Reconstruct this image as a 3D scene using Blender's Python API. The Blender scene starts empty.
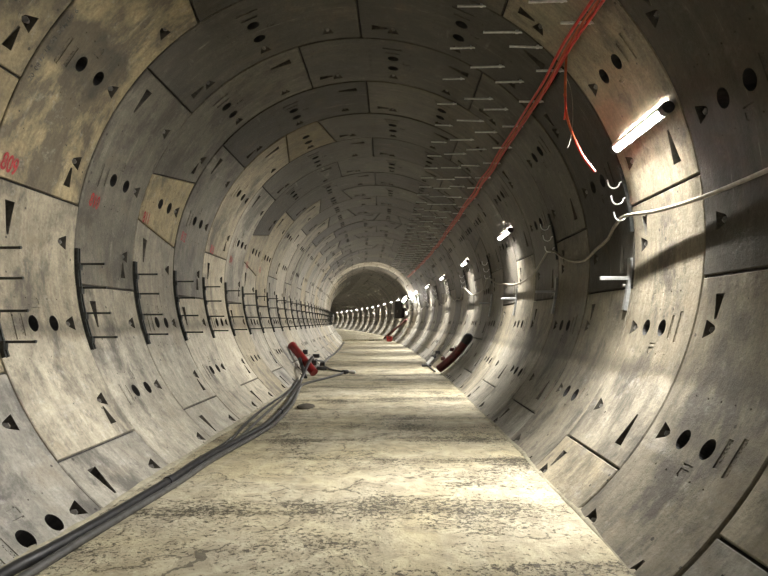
import bpy, math, random
import numpy as np
from mathutils import Vector, Matrix, noise
from mathutils.geometry import delaunay_2d_cdt
random.seed(7)
rad, sin, cos, PI = math.radians, math.sin, math.cos, math.pi
SC = bpy.context.scene
COL = SC.collection

# ------------------------------------------------------------------ tunnel geometry
R = 2.7                      # inner radius
RL = 1.20717                 # ring width
D0 = 4.05886                 # first joint ahead of the camera
S0, KA = 3.08492, 0.00287    # straight until S0, then a left-hand arc
ZF, GR = -2.08955, 0.00205   # road level below the axis, gradient
ROT = 0.639
UN = 360 / 22                # bolt pitch in degrees
UM = rad(UN) * R             # the same in metres
WF = math.sqrt(R * R - ZF * ZF)

def axis(s):
    u = max(s - S0, 0.0)
    return (-(1 - cos(KA * u)) / KA, min(s, S0) + sin(KA * u) / KA, GR * u, KA * u)

def W(s, th, r):             # th in degrees, clockwise from the crown
    x, y, z, h = axis(s)
    lx = r * sin(rad(th))
    return Vector((x + lx * cos(h), y + lx * sin(h), z + r * cos(rad(th))))

def X(s, lx, lz):            # cross-section coordinates
    x, y, z, h = axis(s)
    return Vector((x + lx * cos(h), y + lx * sin(h), z + lz))

def Wnp(s, th, r):
    u = np.maximum(s - S0, 0)
    h = KA * u
    lx = r * np.sin(th)
    return np.stack([-(1 - np.cos(h)) / KA + lx * np.cos(h), np.minimum(s, S0) + np.sin(h) / KA + lx * np.sin(h),
                     GR * u + r * np.cos(th)], -1)

# ------------------------------------------------------------------ materials
def new_mat(name):
    m = bpy.data.materials.new(name)
    m.use_nodes = True
    nt = m.node_tree
    nt.nodes.clear()
    out = nt.nodes.new('ShaderNodeOutputMaterial')
    b = nt.nodes.new('ShaderNodeBsdfPrincipled')
    nt.links.new(b.outputs[0], out.inputs[0])
    return m, nt, b

def nd(nt, typ, **kw):
    n = nt.nodes.new(typ)
    for k, v in kw.items():
        if k.startswith('i_'):
            n.inputs[k[2:].replace('_', ' ')].default_value = v
        else:
            setattr(n, k, v)
    return n

def ramp(nt, src, p0, p1, c0=(0, 0, 0, 1), c1=(1, 1, 1, 1)):
    r = nt.nodes.new('ShaderNodeValToRGB')
    e = r.color_ramp.elements
    e[0].position, e[0].color, e[1].position, e[1].color = p0, c0, p1, c1
    nt.links.new(src, r.inputs[0])
    return r.outputs[0]

def mth(nt, op, a, b=None, c=None, clamp=False):
    n = nt.nodes.new('ShaderNodeMath')
    n.operation = op
    n.use_clamp = clamp
    for i, v in enumerate((a, b, c)):
        if v is None: continue
        if isinstance(v, (int, float)): n.inputs[i].default_value = v
        else: nt.links.new(v, n.inputs[i])
    return n.outputs[0]

def mix(nt, fac, a, b, blend='MIX'):
    n = nt.nodes.new('ShaderNodeMix')
    n.data_type = 'RGBA'
    n.blend_type = blend
    for sock, v in ((n.inputs[0], fac), (n.inputs[6], a), (n.inputs[7], b)):
        if isinstance(v, (int, float)): sock.default_value = v
        elif isinstance(v, tuple): sock.default_value = v
        else: nt.links.new(v, sock)
    return n.outputs[2]

def tex_noise(nt, vec, scale, detail=6, rough=.6, dist=0.):
    n = nt.nodes.new('ShaderNodeTexNoise')
    n.inputs['Scale'].default_value = scale
    n.inputs['Detail'].default_value = detail
    n.inputs['Roughness'].default_value = rough
    n.inputs['Distortion'].default_value = dist
    nt.links.new(vec, n.inputs['Vector'])
    return n.outputs[0]

def scaled(nt, vec, s):
    n = nt.nodes.new('ShaderNodeMapping')
    n.inputs['Scale'].default_value = s
    nt.links.new(vec, n.inputs['Vector'])
    return n.outputs[0]

def concrete_mat():
    m, nt, b = new_mat('precast_concrete')
    tuv = nd(nt, 'ShaderNodeAttribute', attribute_name='tuv').outputs['Vector']
    sg = nd(nt, 'ShaderNodeAttribute', attribute_name='seg').outputs['Color']
    sep = nt.nodes.new('ShaderNodeSeparateColor'); nt.links.new(sg, sep.inputs[0])
    val, tint, stn = sep.outputs[0], sep.outputs[1], sep.outputs[2]
    big = tex_noise(nt, tuv, .9, 5, .6, .2)
    med = tex_noise(nt, tuv, 4.5, 8, .68, .15)
    fine = tex_noise(nt, tuv, 38, 6, .7)
    streak = tex_noise(nt, scaled(nt, tuv, (.55, 9, 1)), 1.6, 6, .65, .3)
    streak2 = tex_noise(nt, scaled(nt, tuv, (5, .7, 1)), 1.3, 5, .6, .5)
    base = mix(nt, tint, (.235, .220, .183, 1), (.27, .215, .115, 1))
    f = mth(nt, 'MULTIPLY_ADD', med, 1.5, .25)
    f = mth(nt, 'MULTIPLY', f, mth(nt, 'MULTIPLY_ADD', big, 1.0, .5))
    f = mth(nt, 'MULTIPLY', f, mth(nt, 'MULTIPLY_ADD', fine, 1.1, .45))
    f = mth(nt, 'MULTIPLY', f, mth(nt, 'MULTIPLY_ADD', streak, 1.1, .45))
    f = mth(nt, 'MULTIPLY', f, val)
    g = nt.nodes.new('ShaderNodeCombineColor')
    for i in range(3): nt.links.new(f, g.inputs[i])
    c = mix(nt, 1.0, base, g.outputs[0], 'MULTIPLY')
    # rusty / ochre bloom
    rb = ramp(nt, tex_noise(nt, tuv, 2.1, 6, .62, .8), .56, .74)
    c = mix(nt, mth(nt, 'MULTIPLY', rb, .35), c, (.14, .098, .05, 1))
    # dark grime patches, more of them on stained segments
    grime = ramp(nt, mth(nt, 'ADD', tex_noise(nt, scaled(nt, tuv, (.75, 1.3, 1)), 1.5, 8, .68, .25), mth(nt, 'MULTIPLY', stn, .30)), .555, .66)
    c = mix(nt, mth(nt, 'MULTIPLY', grime, .72), c, (.040, .036, .031, 1))
    # pale lime streaks
    lime = mth(nt, 'MULTIPLY', ramp(nt, streak, .62, .74), ramp(nt, med, .45, .62))
    c = mix(nt, mth(nt, 'MULTIPLY', lime, .5), c, (.38, .365, .32, 1))
    lime2 = ramp(nt, mth(nt, 'MULTIPLY', streak2, big), .36, .46)
    c = mix(nt, mth(nt, 'MULTIPLY', lime2, .35), c, (.36, .34, .295, 1))
    # scuffs and rubbed pale patches
    sc_ = tex_noise(nt, scaled(nt, tuv, (1, 1.5, 1)), 5.5, 10, .76, .2)
    c = mix(nt, mth(nt, 'MULTIPLY', ramp(nt, sc_, .53, .66), .6), c, (.050, .045, .037, 1))
    rub = ramp(nt, tex_noise(nt, scaled(nt, tuv, (1.2, 1, 1)), 7.5, 9, .74, .1), .56, .70)
    c = mix(nt, mth(nt, 'MULTIPLY', rub, mth(nt, 'MULTIPLY', val, .38)), c, (.40, .385, .345, 1))
    # pale cement dust below a dirty tide line on each side, and one black smear on the upper left
    xyz = nt.nodes.new('ShaderNodeSeparateXYZ'); nt.links.new(tuv, xyz.inputs[0])
    uu = mth(nt, 'MULTIPLY_ADD', big, .16, mth(nt, 'MULTIPLY_ADD', med, .22, xyz.outputs[0]))
    dist_c = mth(nt, 'SUBTRACT', mth(nt, 'ABSOLUTE', mth(nt, 'SUBTRACT', uu, 100.37)), 5.27)
    dust = mth(nt, 'DIVIDE', dist_c, .06, clamp=True)
    line = mth(nt, 'SUBTRACT', 1., mth(nt, 'DIVIDE', mth(nt, 'ABSOLUTE', mth(nt, 'ADD', dist_c, .06)), .09), clamp=True)
    pale = mix(nt, 1.0, c, (1.32, 1.36, 1.45, 1), 'MULTIPLY')
    c = mix(nt, dust, c, pale)
    c = mix(nt, mth(nt, 'MULTIPLY', line, mth(nt, 'MULTIPLY', med, .9)), c, (.05, .045, .038, 1))
    du = mth(nt, 'SUBTRACT', xyz.outputs[0], 97.40); ds = mth(nt, 'SUBTRACT', xyz.outputs[1], 34.62)
    dq = mth(nt, 'SQRT', mth(nt, 'ADD', mth(nt, 'MULTIPLY', mth(nt, 'MULTIPLY', du, du), 2.6), mth(nt, 'MULTIPLY', mth(nt, 'MULTIPLY', ds, ds), 1.0)))
    smear = ramp(nt, mth(nt, 'ADD', dq, mth(nt, 'MULTIPLY', mth(nt, 'SUBTRACT', tex_noise(nt, tuv, 2.6, 6, .6), .5), 1.0)), .40, .56, (1, 1, 1, 1), (0, 0, 0, 1))
    c = mix(nt, mth(nt, 'MULTIPLY', smear, mth(nt, 'MULTIPLY_ADD', med, .8, .35)), c, (.034, .031, .027, 1))
    # air-bubble pits
    v = nt.nodes.new('ShaderNodeTexVoronoi'); v.inputs['Scale'].default_value = 9
    nt.links.new(tuv, v.inputs['Vector'])
    sepv = nt.nodes.new('ShaderNodeSeparateColor'); nt.links.new(v.outputs['Color'], sepv.inputs[0])
    pit = mth(nt, 'MULTIPLY', mth(nt, 'LESS_THAN', v.outputs['Distance'], mth(nt, 'MULTIPLY', sepv.outputs[1], .14)),
              mth(nt, 'GREATER_THAN', sepv.outputs[0], .45))
    speck = ramp(nt, tex_noise(nt, tuv, 50, 3, .8), .62, .70)
    speck = mth(nt, 'MULTIPLY', speck, ramp(nt, tex_noise(nt, tuv, 2.6, 4, .6), .5, .62))
    dark = mth(nt, 'MAXIMUM', pit, speck)
    c = mix(nt, mth(nt, 'MULTIPLY', dark, .8), c, (.022, .02, .017, 1))
    nt.links.new(c, b.inputs['Base Color'])
    nt.links.new(mth(nt, 'MULTIPLY_ADD', med, .35, .42), b.inputs['Roughness'])
    b.inputs['Specular IOR Level'].default_value = .35
    bmp = nt.nodes.new('ShaderNodeBump'); bmp.inputs['Strength'].default_value = .8; bmp.inputs['Distance'].default_value = .012
    hgt = mth(nt, 'SUBTRACT', mth(nt, 'MULTIPLY_ADD', fine, .35, mth(nt, 'MULTIPLY', med, .8)), mth(nt, 'MULTIPLY', dark, .4))
    nt.links.new(hgt, bmp.inputs['Height']); nt.links.new(bmp.outputs[0], b.inputs['Normal'])
    return m

def floor_mat():
    m, nt, b = new_mat('muddy_road_concrete')
    tuv = nd(nt, 'ShaderNodeAttribute', attribute_name='tuv').outputs['Vector']
    big = tex_noise(nt, tuv, .8, 5, .6, .5)
    med = tex_noise(nt, tuv, 5, 9, .68, .6)
    fine = tex_noise(nt, tuv, 45, 6, .7)
    band = tex_noise(nt, scaled(nt, tuv, (.22, 1.5, 1)), 1.4, 6, .6, .3)
    track = tex_noise(nt, scaled(nt, tuv, (6, .25, 1)), 1.2, 5, .6, .4)
    c = mix(nt, ramp(nt, big, .35, .65), (.42, .37, .235, 1), (.43, .395, .30, 1))
    c = mix(nt, ramp(nt, med, .38, .72), c, (.19, .165, .115, 1))
    c = mix(nt, mth(nt, 'MULTIPLY', ramp(nt, track, .52, .66), .3), c, (.40, .375, .28, 1))
    c = mix(nt, mth(nt, 'MULTIPLY', ramp(nt, band, .50, .66), .32), c, (.115, .098, .062, 1))
    dens = mth(nt, 'ADD', ramp(nt, band, .40, .62), ramp(nt, tex_noise(nt, tuv, 1.1, 5, .65, .5), .42, .65))
    n1 = tex_noise(nt, scaled(nt, tuv, (1, 1.2, 1)), 21, 7, .74, .3)
    n2 = tex_noise(nt, tuv, 42, 4, .75)
    sp = ramp(nt, mth(nt, 'MULTIPLY_ADD', dens, .10, n1), .650, .668)
    sp2 = ramp(nt, mth(nt, 'MULTIPLY_ADD', dens, .09, n2), .665, .70)
    crk = nt.nodes.new('ShaderNodeTexVoronoi'); crk.feature = 'DISTANCE_TO_EDGE'; crk.inputs['Scale'].default_value = .55
    wv = nt.nodes.new('ShaderNodeVectorMath'); wv.operation = 'ADD'
    nz = nt.nodes.new('ShaderNodeTexNoise'); nz.inputs['Scale'].default_value = 2.2; nz.inputs['Detail'].default_value = 5
    nt.links.new(tuv, nz.inputs['Vector']); nt.links.new(tuv, wv.inputs[0]); nt.links.new(nz.outputs['Color'], wv.inputs[1])
    nt.links.new(scaled(nt, wv.outputs[0], (.8, 1.6, 1)), crk.inputs['Vector'])
    ck = mth(nt, 'MULTIPLY', mth(nt, 'LESS_THAN', crk.outputs[0], .006), ramp(nt, med, .42, .5))
    dk = mth(nt, 'MAXIMUM', mth(nt, 'MAXIMUM', sp, sp2), mth(nt, 'MULTIPLY', ck, .8))
    c = mix(nt, mth(nt, 'MULTIPLY', dk, .86), c, (.03, .025, .017, 1))
    nt.links.new(c, b.inputs['Base Color'])
    nt.links.new(mth(nt, 'MULTIPLY_ADD', med, .3, .55), b.inputs['Roughness'])
    b.inputs['Specular IOR Level'].default_value = .3
    bmp = nt.nodes.new('ShaderNodeBump'); bmp.inputs['Strength'].default_value = .7; bmp.inputs['Distance'].default_value = .02
    hgt = mth(nt, 'ADD', mth(nt, 'MULTIPLY_ADD', fine, .25, mth(nt, 'MULTIPLY', med, .9)), mth(nt, 'MULTIPLY', dk, .3))
    nt.links.new(hgt, bmp.inputs['Height']); nt.links.new(bmp.outputs[0], b.inputs['Normal'])
    return m

def simple(name, col, rough=.6, metal=0., var=.35, scale=14, dirt=None, dirt_amt=.5):
    m, nt, b = new_mat(name)
    tc = nt.nodes.new('ShaderNodeTexCoord').outputs['Object']
    n = tex_noise(nt, tc, scale, 6, .65)
    c0 = tuple(x * (1 - var) for x in col) + (1,)
    c1 = tuple(min(1, x * (1 + var)) for x in col) + (1,)
    c = ramp(nt, n, .3, .7, c0, c1)
    if dirt:
        d = ramp(nt, tex_noise(nt, tc, scale * .5, 7, .7, .5), .48, .62)
        c = mix(nt, mth(nt, 'MULTIPLY', d, dirt_amt), c, dirt + (1,))
    nt.links.new(c, b.inputs['Base Color'])
    b.inputs['Roughness'].default_value = rough
    b.inputs['Metallic'].default_value = metal
    return m

def glow(name, col, strength):
    m, nt, b = new_mat(name)
    b.inputs['Base Color'].default_value = (.9, .9, .9, 1)
    b.inputs['Emission Color'].default_value = col + (1,)
    b.inputs['Emission Strength'].default_value = strength
    return m

M = dict(
    conc=concrete_mat(), floor=floor_mat(),
    joint=simple('dark_joint_gasket', (.03, .028, .026), .9),
    fin=simple('added_fin_grey', (.07, .07, .07), .6, 0, .1),
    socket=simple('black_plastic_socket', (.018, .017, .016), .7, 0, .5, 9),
    pocket=simple('shaded_grimy_pocket', (.075, .068, .055), .9, 0, .5, 12, (.02, .018, .015), .7),  # pocket concrete with recess shade put into its colour, plus grime
    dsteel=simple('dark_steel', (.038, .043, .043), .5, .6, .4, 30, (.10, .085, .065), .35),
    galv=simple('galvanised_steel', (.30, .31, .305), .45, .4, .25, 25),
    stud=simple('bright_steel', (.62, .63, .62), .45, .2, .25, 25),
    bolt=simple('bolt_steel', (.22, .21, .19), .45, .6, .4, 40),
    black=simple('black_rubber', (.013, .013, .014), .45, 0, .5, 20, (.05, .046, .04), .25),
    grey=simple('grey_dusty_hose', (.05, .049, .046), .5, 0, .5, 16, (.05, .05, .05), .6),
    tan=simple('tan_cable_sheath', (.20, .18, .14), .5, 0, .3, 20),
    red=simple('red_cable_sheath', (.42, .03, .018), .45, 0, .25, 12),
    orange=simple('orange_cable_sheath', (.42, .09, .03), .5, 0, .25, 12),
    redd=simple('dark_red_paint', (.085, .007, .008), .45, 0, .4, 9, (.02, .012, .01), .6),
    redp=simple('red_paint', (.20, .010, .010), .38, 0, .35, 9, (.045, .015, .012), .5),
    paint=simple('red_spray_paint', (.24, .010, .014), .7, 0, .4, 30, (.20, .12, .09), .5),
    ink=simple('black_ink', (.035, .033, .03), .8, 0, .4, 40, (.2, .19, .16), .6),
    mortar=simple('pale_mortar', (.27, .25, .18), .85, 0, .35, 7, (.12, .10, .07), .55),
    white=simple('white_plastic', (.5, .49, .46), .5, 0, .12, 12),
    blk=simple('black_plastic', (.02, .02, .022), .5, 0, .3, 12),
    wood=simple('dark_red_board', (.07, .018, .015), .7, 0, .4, 8),
)
M['lamp'] = glow('lit_lamp_diffuser', (1.0, .965, .905), 640)
M['lampw'] = glow('lit_warm_diffuser', (1.0, .80, .60), 60)
M['flood'] = glow('lit_floodlight_glass', (1.0, .93, .82), 70)

# ------------------------------------------------------------------ object helpers
def tag(o, label=None, cat=None, group=None, kind=None):
    if label: o['label'] = label
    if cat: o['category'] = cat
    if group: o['group'] = group
    if kind: o['kind'] = kind
    return o

def empty(name, loc, rz=0.):
    o = bpy.data.objects.new(name, None)
    o.empty_display_size = .1
    o.location = loc
    o.rotation_euler = (0, 0, rz)
    COL.objects.link(o)
    return o

class MB:
    def __init__(self): self.v = []; self.f = []; self.sm = []
    def add(self, vs, fs, smooth=False):
        o = len(self.v)
        self.v += [tuple(p) for p in vs]
        self.f += [tuple(i + o for i in q) for q in fs]
        self.sm += [smooth] * len(fs)
        return self
    def box(self, c, size, mat=None):
        c = Vector(c); hx, hy, hz = [a / 2 for a in size]
        bv = min(hx, hy, hz) * .18
        vs = []
        for ax in range(3):
            for sx in (-1, 1):
                for sy in (-1, 1):
                    for sz in (-1, 1):
                        p = [sx * (hx - bv), sy * (hy - bv), sz * (hz - bv)]
                        p[ax] += bv * (sx, sy, sz)[ax]
                        vs.append(Vector(p))
        ix = lambda ax, sx, sy, sz: ax * 8 + (sx > 0) * 4 + (sy > 0) * 2 + (sz > 0)
        fs = []
        for s in (-1, 1):
            fs.append([ix(0, s, -1, -1), ix(0, s, 1, -1), ix(0, s, 1, 1), ix(0, s, -1, 1)][::s])
            fs.append([ix(1, -1, s, -1), ix(1, -1, s, 1), ix(1, 1, s, 1), ix(1, 1, s, -1)][::s])
            fs.append([ix(2, -1, -1, s), ix(2, 1, -1, s), ix(2, 1, 1, s), ix(2, -1, 1, s)][::s])
        for a in (-1, 1):
            for b_ in (-1, 1):
                k = a * b_
                fs.append([ix(0, a, b_, -1), ix(1, a, b_, -1), ix(1, a, b_, 1), ix(0, a, b_, 1)][::k])
                fs.append([ix(0, a, -1, b_), ix(0, a, 1, b_), ix(2, a, 1, b_), ix(2, a, -1, b_)][::k])
                fs.append([ix(1, -1, a, b_), ix(2, -1, a, b_), ix(2, 1, a, b_), ix(1, 1, a, b_)][::k])
                for c_ in (-1, 1):
                    fs.append([ix(0, a, b_, c_), ix(1, a, b_, c_), ix(2, a, b_, c_)][::a * b_ * c_])
        if mat is not None: vs = [mat @ p for p in vs]
        return self.add([c + p for p in vs], fs)
    def tube(self, pts, r, n=10, caps=True, prof=None):
        pts = [Vector(p) for p in pts]
        rs = r if isinstance(r, (list, tuple)) else [r] * len(pts)
        prevn = None; vs = []; fs = []
        for i, p in enumerate(pts):
            t = (pts[min(i + 1, len(pts) - 1)] - pts[max(i - 1, 0)]).normalized()
            if prevn is None:
                a = Vector((0, 0, 1)) if abs(t.z) < .9 else Vector((1, 0, 0))
                nrm = t.cross(a).normalized()
            else:
                nrm = (prevn - t * prevn.dot(t)).normalized()
            prevn = nrm
            bn = t.cross(nrm)
            for k in range(n):
                a = 2 * PI * k / n
                vs.append(p + (nrm * cos(a) + bn * sin(a)) * rs[i])
        for i in range(len(pts) - 1):
            for k in range(n):
                fs.append((i * n + k, i * n + (k + 1) % n, (i + 1) * n + (k + 1) % n, (i + 1) * n + k))
        self.add(vs, fs, True)
        if caps:
            self.add(vs[:n], [tuple(range(n))[::-1]]); self.add(vs[-n:], [tuple(range(n))])
        return self
    def prism(self, poly, axis_vec, offset=(0, 0, 0)):
        o = Vector(offset); a = Vector(axis_vec); n = len(poly)
        p0 = [o + Vector(p) for p in poly]
        fs = [tuple(range(n))[::-1], tuple(range(n, 2 * n))] + [(i, (i + 1) % n, n + (i + 1) % n, n + i) for i in range(n)]
        return self.add(p0 + [p + a for p in p0], fs)
    def mesh(self, name, mat):
        me = bpy.data.meshes.new(name)
        me.from_pydata(self.v, [], self.f)
        me.polygons.foreach_set('use_smooth', self.sm)
        me.materials.append(mat)
        me.update()
        return me
    def build(self, name, mat, parent=None, origin=None):
        if origin is not None:
            o3 = Vector(origin); self.v = [tuple(Vector(p) - o3) for p in self.v]
        o = bpy.data.objects.new(name, self.mesh(name, mat))
        if origin is not None: o.location = origin
        if parent: o.parent = parent
        COL.objects.link(o)
        return o

def copy_tree(o, parent=None):
    c = o.copy(); COL.objects.link(c)
    if parent: c.parent = parent
    for ch in [q for q in KIDS.get(o.name, [])]:
        cc = ch.copy(); COL.objects.link(cc); cc.parent = c
        for g in KIDS.get(ch.name, []):
            gg = g.copy(); COL.objects.link(gg); gg.parent = cc
    return c
KIDS = {}
def kids_of(*roots):
    for o in list(bpy.data.objects):
        if o.parent: KIDS.setdefault(o.parent.name, [])
    KIDS.clear()
    for o in bpy.data.objects:
        if o.parent: KIDS.setdefault(o.parent.name, []).append(o)

def spline(pts, step=.08):
    pts = [Vector(p) for p in pts]
    P = [pts[0] * 2 - pts[1]] + pts + [pts[-1] * 2 - pts[-2]]
    out = []
    for i in range(1, len(P) - 2):
        n = max(2, int((P[i + 1] - P[i]).length / step))
        for k in range(n):
            t = k / n
            a, b_, c, d = P[i - 1], P[i], P[i + 1], P[i + 2]
            out.append(.5 * ((2 * b_) + (c - a) * t + (2 * a - 5 * b_ + 4 * c - d) * t * t + (3 * b_ - a - 3 * c + d) * t ** 3))
    out.append(pts[-1])
    return out

ORD = ['nearest', 'second', 'third', 'fourth', 'fifth', 'sixth', 'seventh', 'eighth', 'ninth', 'tenth', 'eleventh', 'twelfth',
       'thirteenth', 'fourteenth', 'fifteenth', 'sixteenth', 'seventeenth', 'eighteenth', 'nineteenth', 'twentieth']
def ordn(i):
    if i < 20: return ORD[i]
    tens = ['', '', 'twenty', 'thirty', 'forty'][(i + 1) // 10]
    u = (i + 1) % 10
    return (tens[:-1] + 'ieth') if u == 0 else tens + '-' + ['', 'first', 'second', 'third', 'fourth', 'fifth', 'sixth', 'seventh', 'eighth', 'ninth'][u]

# ------------------------------------------------------------------ lining segments
GX, GV, CH, SIDE = .010, .0085, .007, .05
def circle_poly(cx, cv, rx, rv, n=18):
    return [(cx + rx * cos(2 * PI * k / n), cv + rv * sin(2 * PI * k / n)) for k in range(n)]

def bolt_pocket(cx):          # rounded apex towards the camera side, flat base at the far side
    v0, v1, h = .925, 1.055, .068
    pts = [(cx - h, v1), (cx - h * .62, v0 + .06), (cx - h * .36, v0 + .018), (cx, v0), (cx + h * .36, v0 + .018), (cx + h * .62, v0 + .06), (cx + h, v1)]
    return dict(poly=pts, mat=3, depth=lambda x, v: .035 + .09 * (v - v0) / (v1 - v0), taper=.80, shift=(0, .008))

def wedge(xb, xa, vc, hb, dmax=.085):   # base at xb (next to the joint), apex at xa
    pts = [(xb, vc - hb), (xb, vc + hb), (xa, vc + .012), (xa, vc - .012)]
    if xb < xa: pts = pts[::-1]
    return dict(poly=pts, depth=lambda x, v: .012 + dmax * max(0, (xa - x) / (xa - xb)), taper=.88, shift=(0, 0), mat=3)

def in_poly(p, poly):
    c = False; n = len(poly)
    for i in range(n):
        x0, y0 = poly[i]; x1, y1 = poly[(i + 1) % n]
        if (y0 > p[1]) != (y1 > p[1]) and p[0] < (x1 - x0) * (p[1] - y0) / (y1 - y0) + x0: c = not c
    return c

def template(n, step, detail):
    Wd = n * UM
    pk = []
    holes_black = []
    for i in range(n):
        cx = (i + .5) * UM
        pk.append(bolt_pocket(cx))
        if i == n // 2:
            for vc in (.475, .75):
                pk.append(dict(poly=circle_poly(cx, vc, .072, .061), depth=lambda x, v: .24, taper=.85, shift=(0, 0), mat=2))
            if detail and n == 3:
                for vc, hx in ((.325, .085), (.215, .115)):
                    pk.append(dict(poly=[(cx - hx - .02, vc - .02), (cx + hx, vc - .02), (cx + hx, vc + .02), (cx - hx - .02, vc + .02)],
                                   depth=lambda x, v: .007, taper=.96, shift=(0, 0)))
                pk.append(dict(poly=[(cx + .13, .50), (cx + .142, .50), (cx + .142, .60), (cx + .13, .60)], depth=lambda x, v: .014, taper=.9, shift=(0, 0)))
                pk.append(dict(poly=[(cx + .165, .51), (cx + .215, .51), (cx + .215, .60), (cx + .165, .60)], depth=lambda x, v: .006, taper=.94, shift=(0, 0)))
            if detail:
                for k in range(5):
                    for sg in (-.30, .22):
                        pk.append(dict(poly=circle_poly(cx + sg, .30 + .14 * k, .007, .007, 6), depth=lambda x, v: .02, taper=1, shift=(0, 0)))
    if n == 3:
        pk.append(wedge(Wd - .155, Wd - .43, .265, .056))
        pk.append(wedge(.135, .318, .955, .05, .07))
    x0, x1, v0, v1 = GX + CH, Wd - GX - CH, GV + CH, RL - GV - CH
    nx = max(2, round((x1 - x0) / step)); nv = 4 if step < .2 else 2
    xs = [x0 + (x1 - x0) * i / nx for i in range(nx + 1)]
    vs_ = [v0 + (v1 - v0) * i / nv for i in range(nv + 1)]
    outl = [(x, v0) for x in xs[:-1]] + [(x1, v) for v in vs_[:-1]] + [(x, v1) for x in xs[::-1][:-1]] + [(x0, v) for v in vs_[::-1][:-1]]
    P = list(outl); E = [(i, (i + 1) % len(outl)) for i in range(len(outl))]
    for p in pk:
        o = len(P); k = len(p['poly'])
        P += p['poly']; E += [(o + i, o + (i + 1) % k) for i in range(k)]
    for x in xs[1:-1]:
        for v in vs_[1:-1]:
            q = (x, v + random.uniform(-.01, .01))
            if not any(in_poly((x + dx, v + dv), p['poly']) for p in pk for dx in (-.03, 0, .03) for dv in (-.03, 0, .03)): P.append(q)
    ov, oe, of, *_ = delaunay_2d_cdt([Vector(p) for p in P], E, [], 0, 1e-5)
    V = [(p[0], p[1], 0.) for p in ov]; F = []; SM = []; MI = []
    for t in of:
        c = (sum(ov[i][0] for i in t) / 3, sum(ov[i][1] for i in t) / 3)
        if any(in_poly(c, p['poly']) for p in pk): continue
        a = (ov[t[1]][0] - ov[t[0]][0]) * (ov[t[2]][1] - ov[t[0]][1]) - (ov[t[1]][1] - ov[t[0]][1]) * (ov[t[2]][0] - ov[t[0]][0])
        F.append(tuple(t) if a > 0 else tuple(t[::-1])); SM.append(True); MI.append(0)
    def strip(a, b_):
        n_ = len(a); o = len(V)
        V.extend(a); V.extend(b_)
        for i in range(n_):
            F.append((o + i, o + n_ + i, o + n_ + (i + 1) % n_, o + (i + 1) % n_)); SM.append(False); MI.append(0)
    # chamfer and sides
    def push(q, d):
        x, v = q
        return (x - d if abs(x - x0) < 1e-6 else x + d if abs(x - x1) < 1e-6 else x, v - d if abs(v - v0) < 1e-6 else v + d if abs(v - v1) < 1e-6 else v)
    A = [(x, v, 0.) for x, v in outl]; B = [push(q, CH) + (CH,) for q in outl]; C = [(x, v, SIDE) for x, v, _ in B]
    strip(A, B); strip(B, C)
    # pockets
    for p in pk:
        pl = p['poly']; cx = sum(q[0] for q in pl) / len(pl); cv = sum(q[1] for q in pl) / len(pl)
        area = sum(pl[i][0] * pl[(i + 1) % len(pl)][1] - pl[(i + 1) % len(pl)][0] * pl[i][1] for i in range(len(pl)))
        if area < 0: pl = pl[::-1]
        top = [(x, v, 0.) for x, v in pl]; t = p['taper']
        bot = [(cx + (x - cx) * t + p['shift'][0], cv + (v - cv) * t + p['shift'][1], p['depth'](x, v)) for x, v in pl]
        o = len(V); n_ = len(pl); V.extend(top); V.extend(bot)
        for i in range(n_):
            F.append((o + i, o + (i + 1) % n_, o + n_ + (i + 1) % n_, o + n_ + i)); SM.append(False); MI.append(p.get('mat', 0))
        F.append(tuple(range(o + n_, o + 2 * n_))); SM.append(False); MI.append(p.get('mat', 0))
    if detail and n == 3:     # raised lettering-like ribs in the two cast plates and the small square
        cx = 1.5 * UM
        rr = random.Random(3)
        for vc, hx in ((.325, .085), (.215, .115)):
            k = 0; x = cx - hx
            while x < cx + hx - .03:
                w = rr.uniform(.006, .010)
                for (dx, dv, lw, lv) in ((0, 0, w, .024), (.009, rr.choice((-.009, 0, .009)), .012, .006)):
                    a = [(x + dx - lw / 2, vc + dv - lv / 2), (x + dx + lw / 2, vc + dv - lv / 2), (x + dx + lw / 2, vc + dv + lv / 2), (x + dx - lw / 2, vc + dv + lv / 2)]
                    o = len(V); V.extend([q + (.007,) for q in a]); V.extend([q + (.001,) for q in a])
                    for i in range(4): F.append((o + i, o + (i + 1) % 4, o + 4 + (i + 1) % 4, o + 4 + i)); SM.append(False); MI.append(0)
                    F.append((o + 4, o + 5, o + 6, o + 7)); SM.append(False); MI.append(0)
                x += .028
    # dark gasket behind the joints
    for (a0, a1, b0, b1) in ((-.03, .03, 0, RL), (0, Wd, -.03, .03)):
        kx = max(1, round((a1 - a0) / .15)); o = len(V)
        for i in range(kx + 1):
            x = a0 + (a1 - a0) * i / kx
            V.extend([(x, b0, .036), (x, b1, .036)])
        for i in range(kx):
            F.append((o + 2 * i, o + 2 * i + 2, o + 2 * i + 3, o + 2 * i + 1)); SM.append(False); MI.append(1)
    return dict(V=np.array(V), F=F, SM=SM, MI=MI, W=Wd)

TPL = {(n, lod): template(n, (.11, .2, .33)[lod], lod == 0) for n in (1, 3) for lod in (0, 1, 2)}

KEYS = {-1: -1, 0: -2, 1: 9, 2: -5, 3: 9, 4: -2, 5: 9, 6: -5, -2: -5, -3: 6, 7: 3, 8: -2}
N0, N1 = -9, 104
rk = random.Random(11)
for r_ in range(N0, N1 + 1):
    if r_ not in KEYS:
        KEYS[r_] = rk.choice((-2, -5, 1, 4)) if r_ % 2 == 0 else rk.choice((-3, 9, 6, 0))
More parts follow.
